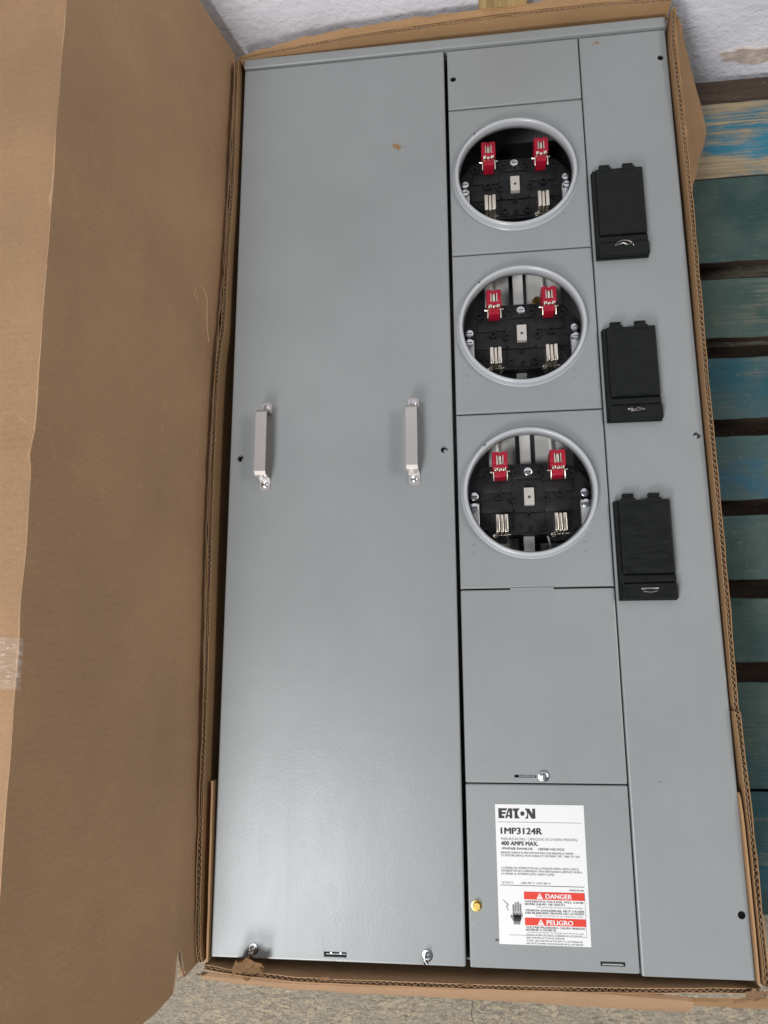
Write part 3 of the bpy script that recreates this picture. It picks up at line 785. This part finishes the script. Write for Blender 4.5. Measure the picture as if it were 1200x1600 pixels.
# what stands behind the sockets: a black sheet at the top one, bus bars and bright plates at the others
bm = N(); box(bm, -.085, .085, .150, .325, -.075, -.070); fin('black_back_sheet', bm, BLACK, mp)
bm = N(); box(bm, -.0070, .0070, -.335, .148, -.056, -.048, .0006); fin('bus_bar', bm, ALU, mp)
for x0, x1, y0, y1, z in ((-.046, -.012, .036, .120, -.060), (.012, .060, .048, .120, -.064), (-.048, -.012, -.188, -.100, -.060), (.014, .064, -.188, -.100, -.064), (-.040, -.012, -.330, -.270, -.07), (.016, .050, -.330, -.278, -.07)):
    bm = N(); box(bm, x0, x1, y0, y1, z - .003, z, .0006); fin('bus_plate', bm, ALU, mp)
for x in (-.036, .034):
    for y0, y1 in ((.045, .125), (-.180, -.10)):
        bm = N(); tube(bm, [(x, y0, -.045), (x - .001, (y0 + y1) / 2, -.050), (x, y1, -.055)], .0022, 8); fin('jaw_strap', bm, ALU, mp, 'all')
bm = N(); tube(bm, [(.022, -.262, -.05), (.025, -.275, -.048), (.028, -.290, -.05), (.028, -.31, -.06)], .0014, 8); fin('wire', bm, ALU, mp, 'all')
screw('brass_screw', .026, .066, -.064, .005, BRASS, mp, .5, .006)

# lift handles
def handle(x, y0, y1, skew):
    wd = .0072; bm = N(); th = .0022
    prof = [(y1 + .0080, .0012), (y1 + .0050, .0012), (y1 - .0060, .0012), (y1 - .0088, .0040), (y1 - .0105, .0215), (y1 - .0128, .0240), (y0 + .0128, .0240), (y0 + .0105, .0215), (y0 + .0088, .0040), (y0 + .0060, .0012), (y0 - .0050, .0012), (y0 - .0080, .0012)]
    top = []; bot = []
    for i, (y, z) in enumerate(prof):
        a = Vector(prof[max(i - 1, 0)]); b = Vector(prof[min(i + 1, len(prof) - 1)]); d = (b - a).normalized(); nn = Vector((-d.y, d.x))
        if i in (0, len(prof) - 1): nn = Vector((0, 1))
        if nn.y < 0 or (abs(nn.y) < .3 and ((i < 6) != (nn.x > 0))): nn = -nn
        f = skew * max(0, z - .001) / .0228
        def lane(o): return [bm.verts.new((x + f + s * wd * (.5 if (i in (0, len(prof) - 1)) else 1), y + nn.x * o, z + nn.y * o)) for s in (-1, -.33, .33, 1)]
        bot.append(lane(0)); top.append(lane(th))
    for i in range(len(prof) - 1):
        for k in range(3):
            bm.faces.new((top[i][k], top[i][k + 1], top[i + 1][k + 1], top[i + 1][k])); bm.faces.new((bot[i][k], bot[i + 1][k], bot[i + 1][k + 1], bot[i][k + 1]))
        bm.faces.new((top[i][0], top[i + 1][0], bot[i + 1][0], bot[i][0])); bm.faces.new((top[i][3], bot[i][3], bot[i + 1][3], top[i + 1][3]))
    for i in (0, len(prof) - 1):
        for k in range(3): bm.faces.new((top[i][k], bot[i][k], bot[i][k + 1], top[i][k + 1]))
    bmesh.ops.recalc_face_normals(bm, faces=bm.faces)
    o = fin('lift_handle', bm, STEEL, mp, 25)
    for y, a in ((y0, .7), (y1, 2.1)): screw('screw', x, y, .0033, .0036, ZINC, o, a, .0018)
    return o
handle(-.1440, -.2030, -.1015, -.001); handle(-.3398, -.2035, -.0985, -.001)

# hinged black breaker covers
def bcover(x, y0, y1, latch):
    x0, x1 = x, x + .0650; hy = y1 - y0
    bm = N(); box(bm, x0 - .001, x1 + .001, y0 - .001, y1 - .004, .0002, .0050, .0006); o = fin('breaker_cover', bm, COVERBLACK, mp)
    bm = N(); box(bm, x0 + .0040, x1, y0 + .0300, y1 - .0035, .0040, .0125, .0018, 3); fin('cover_lid', bm, COVERBLACK, o)
    bm = N(); box(bm, x0, x0 + .0046, y0 + .002, y1 - .0040, .0042, .0095, .0008); fin('cover_edge', bm, COVERBLACK, o)
    bm = N(); box(bm, x0 + .0030, x1 + .0006, y0 + .0195, y0 + .0290, .0041, .0098, .0014); fin('cover_step', bm, COVERBLACK, o)
    bm = N(); box(bm, x0 + .0020, x1 + .0012, y0, y0 + .0185, .0043, .0122, .0016, 3); toe = fin('cover_toe', bm, COVERBLACK, o)
    for hx in (.0095, .0400):
        bm = N(); box(bm, x0 + hx, x0 + hx + .0140, y1 - .0060, y1 + .0050, .0044, .0090, .0010)
        box(bm, x0 + hx - .0015, x0 + hx + .0155, y1 - .0080, y1 - .0015, .0041, .0135, .0012)
        fin('hinge', bm, COVERBLACK, o)
    # wire seal loop / clasp
    c = (x0 + .034, y0 + .0190)
    if latch == 0:
        bm = N(); tube(bm, [(c[0] + .0115 * math.cos(k * .3), c[1] - .004 + .0065 * math.sin(k * .3), .0155 + .003 * math.sin(k * .3)) for k in range(11)], .0008, 6)
        tube(bm, [(c[0] - .010, c[1] - .002, .0155), (c[0] - .001, c[1] + .0005, .0165), (c[0] + .004, c[1] - .003, .017), (c[0] + .010, c[1] - .001, .0155)], .0009, 6)
    elif latch == 1:
        bm = N(); tube(bm, [(c[0] - .010, c[1] - .002, .0155), (c[0] - .004, c[1] - .0045, .0165), (c[0] + .002, c[1] - .002, .017), (c[0] + .010, c[1] - .004, .0155)], .0010, 6)
        tube(bm, [(c[0] - .007, c[1] - .005, .0155), (c[0] + .002, c[1] - .0055, .0168), (c[0] + .009, c[1] - .0025, .0155)], .0008, 6); box(bm, c[0] - .0085, c[0] - .0045, c[1] - .0045, c[1] - .0015, .0145, .0172, .0005)
    else:
        bm = N(); box(bm, c[0] - .0105, c[0] + .0095, c[1] - .0045, c[1] - .0022, .0145, .0168, .0006)
        tube(bm, [(c[0] - .008, c[1] - .0065, .0155), (c[0], c[1] - .0080, .0165), (c[0] + .008, c[1] - .0065, .0155)], .0008, 6)
    bmesh.ops.translate(bm, verts=bm.verts, vec=(0, -.0035, -.0030)); fin('seal_clasp', bm, DULL, o, 40)
    return o
bcover(.1008, .0860, .2165, 0); bcover(.1005, -.1382, -.0110, 1); bcover(.1005, -.3610, -.2370, 2)

# ------------------------------------------------------------------ rating label
LX0, LX1, LY0, LY1 = -.0556, .0449, -.7428, -.5945
LW, LH = LX1 - LX0, LY1 - LY0
LZ = -.0012
bm = N(); box(bm, LX0, LX1, LY0, LY1, LZ + .0001, LZ + .0004); label = fin('rating_label', bm, WHITE, mp)
label['label'] = 'white rating and danger label with red bars'
def lp(u, v): return (LX0 + u * LW, LY1 - v * LH)
def quad(name, u0, v0, u1, v1, m, z=.00065):
    (x0, y1), (x1, y0) = lp(u0, v0), lp(u1, v1); bm = N(); prism(bm, [(x0, y0), (x1, y0), (x1, y1), (x0, y1)], LZ + .00045, LZ + z); return fin(name, bm, m, label)
def poly(name, pts, m, z=.00075):
    bm = N(); prism(bm, [lp(*p) for p in pts], LZ + .00045, LZ + z); return fin(name, bm, m, label)
def text(s, u0, u1, v0, v1, m, bold=0.0, z=.0007, name='lettering'):
    """a printed line filling u0..u1, capitals from v0 (top) to v1 (baseline)"""
    c = bpy.data.curves.new('t', 'FONT'); c.body = s; c.size = 1; c.resolution_u = 3; c.fill_mode = 'FRONT'
    o = bpy.data.objects.new('t', c); COL.objects.link(o); bpy.context.view_layer.update()
    me = bpy.data.meshes.new_from_object(o.evaluated_get(bpy.context.evaluated_depsgraph_get()))
    bpy.data.objects.remove(o)
    bm = N(); bm.from_mesh(me); bpy.data.meshes.remove(me)
    xs = [v.co.x for v in bm.verts]; x0, x1 = min(xs), max(xs)
    (X0, Y1), (X1, Y0) = lp(u0, v0), lp(u1, v1)
    sx = (X1 - X0) / (x1 - x0); sy = (Y1 - Y0) / .70
    for v in bm.verts: v.co = Vector((X0 + (v.co.x - x0) * sx, Y0 + v.co.y * sy, LZ + z))
    if bold > .005:
        src = bm.verts[:] + bm.edges[:] + bm.faces[:]
        for k, (ax, ay) in enumerate(((-1, -.5), (1, .5), (0, 0))):
            if k < 2:
                d = bmesh.ops.duplicate(bm, geom=src)
                bmesh.ops.translate(bm, verts=[v for v in d['geom'] if isinstance(v, bmesh.types.BMVert)], vec=(ax * bold * 1.9 * sx, ay * bold * 1.2 * sy, .00002 * (k + 1)))
    return fin(name, bm, m, label)
# word mark
def WM(px, py): return (.036 + px / 258 * .418, .030 + py / 73 * .073)
poly('word_mark', [WM(0, 0), WM(62, 0), WM(57, 16), WM(24, 16), WM(24, 28), WM(53, 28), WM(48, 42), WM(24, 42), WM(24, 55), WM(44, 55), WM(38, 73), WM(0, 73)], INK)
poly('word_mark', [WM(70, 0), WM(97, 0), WM(97, 73), WM(78, 73), WM(78, 60), WM(64, 60), WM(60, 73), WM(46, 73)], INK)
poly('word_mark', [WM(66, 48), WM(78, 48), WM(78, 20), WM(76, 20)], WHITE, .00085)
poly('word_mark', [WM(101, 0), WM(152, 0), WM(140, 12), WM(134, 26), WM(133, 40), WM(137, 56), WM(148, 73), WM(113, 73), WM(113, 17), WM(101, 17)], INK)
poly('word_mark', [WM(168 + 15 * math.cos(k * .4189), 37 + 17 * math.sin(k * .4189)) for k in range(15)], INK)
poly('word_mark', [WM(186, 0), WM(216, 0), WM(238, 40), WM(238, 0), WM(258, 0), WM(258, 73), WM(232, 73), WM(208, 32), WM(208, 73), WM(184, 73), WM(196, 60), WM(202, 40), WM(198, 18)], INK)
quad('rule', .020, .1290, .965, .1315, INKGREY)
text('1MP3124R', .058, .518, .171, .217, INK, .022)
text('MAIN BUS RATING / CAPACIDAD DE LA BARRA PRINCIPAL', .055, .915, .243, .262, INKGREY, .004)
text('400 AMPS MAX.', .055, .470, .270, .300, INK, .022)
text('1PH/FASE-3W/HILOS', .062, .405, .315, .331, INK, .012); text('120/240 VAC/VCA', .470, .760, .315, .331, INK, .012)
text('BREAKER HANDLE IN MID-POSITION INDICATES BREAKER IS TRIPPED.', .050, .865, .345, .359, INK, 0)
text('TO RESTORE SERVICE, MOVE HANDLE TO EXTREME "OFF", THEN TO "ON".', .050, .935, .366, .380, INK, 0)
text('LA MANIJA DEL INTERRUPTOR EN LA POSICION MEDIA, INDICA QUE EL', .050, .910, .455, .469, INKGREY, .01)
text('INTERRUPTOR ESTA DISPARADO. PARA RESTAURAR EL SERVICIO, MUEVA', .050, .942, .476, .490, INKGREY, .01)
text('LA MANIJA AL EXTREMO (OFF), LUEGO A (ON).', .048, .635, .497, .511, INKGREY, .01)
text('18769572', .048, .175, .561, .574, INKGREY, 0); text('LABEL REV. D   DATA REV. D', .262, .590, .561, .574, INKGREY, .006)
quad('rule', .030, .5845, .960, .5880, INK)
text('MADE IN USA', .795, .955, .606, .617, INK, .01)
quad('red_bar', .290, .6285, .955, .6825, LABELRED); quad('red_bar', .290, .8110, .955, .8630, LABELRED)
for v0, word in ((.6285, 'DANGER'), (.8110, 'PELIGRO')):
    poly('warning_triangle', [(.428, v0 + .049), (.500, v0 + .049), (.464, v0 + .006)], WHITE, .0008)
    quad('warning_mark', .4605, v0 + .020, .4675, v0 + .036, LABELRED, .0009); quad('warning_mark', .4605, v0 + .040, .4675, v0 + .045, LABELRED, .0009)
    text(word, .530, .815, v0 + .012, v0 + .045, WHITE, .018, .0008)
text('HAZARDOUS VOLTAGE, WILL CAUSE', .296, .940, .690, .703, INK, .008); text('SEVERE INJURY OR DEATH.', .296, .740, .709, .722, INK, .008)
text('Turn power off and lock out before working.', .420, .928, .729, .740, INKGREY, .004)
text('TENSION DANGEREUSE, PEUT CAUSER', .298, .944, .752, .765, INK, .008); text('DES BLESSURES GRAVES OU LA MORT', .298, .944, .770, .783, INK, .008)
text('Couper le courant de cet equipement avant', .410, .925, .789, .799, INKGREY, .004)
text('VOLTAJE PELIGROSO, CAUSA HERIDAS', .298, .940, .870, .883, INK, .008); text('SEVERAS O MUERTE.', .298, .630, .888, .901, INK, .008)
text('Corte el suministro de energia que alimente este', .310, .925, .906, .916, INKGREY, .004); text('equipo antes de hacer trabajos en el interior', .298, .915, .921, .931, INKGREY, .004)
quad('rule', .956, .6285, .9585, .935, INK); quad('rule', .110, .9335, .956, .9355, INKGREY)
text('SEE INSTRUCTIONS INSIDE.', .298, .720, .944, .955, INK, 0); text("VOIR LES INSTRUCTIONS A L'INTERIEUR.", .298, .915, .963, .974, INK, 0); text('INSTRUCCIONES ADICIONALES EN EL INTERIOR.', .298, .918, .982, .993, INK, 0)
# hand and bolt pictogram
def pic(pts, m=INKGREY): poly('hand_pictogram', pts, m)
for u, a, b in ((.168, .722, .775), (.193, .708, .772), (.220, .702, .772), (.246, .715, .775)):
    quad('hand_pictogram', u - .0105, a, u + .0105, b, INKGREY)
pic([(.155, .778), (.262, .778), (.268, .800), (.240, .838), (.236, .860), (.168, .860), (.160, .835), (.130, .805), (.140, .792), (.158, .802)])
for k in range(7):
    u = .165 + .012 * k; pic([(u, .786 + .004 * (k % 3)), (u + .012, .792 + .003 * (k % 2)), (u + .010, .845), (u + .002, .835)], INK if k % 2 else WHITE)
pic([(.050, .690), (.058, .690), (.120, .724), (.098, .736), (.112, .764), (.106, .764), (.086, .734), (.106, .724)], INKGREY)
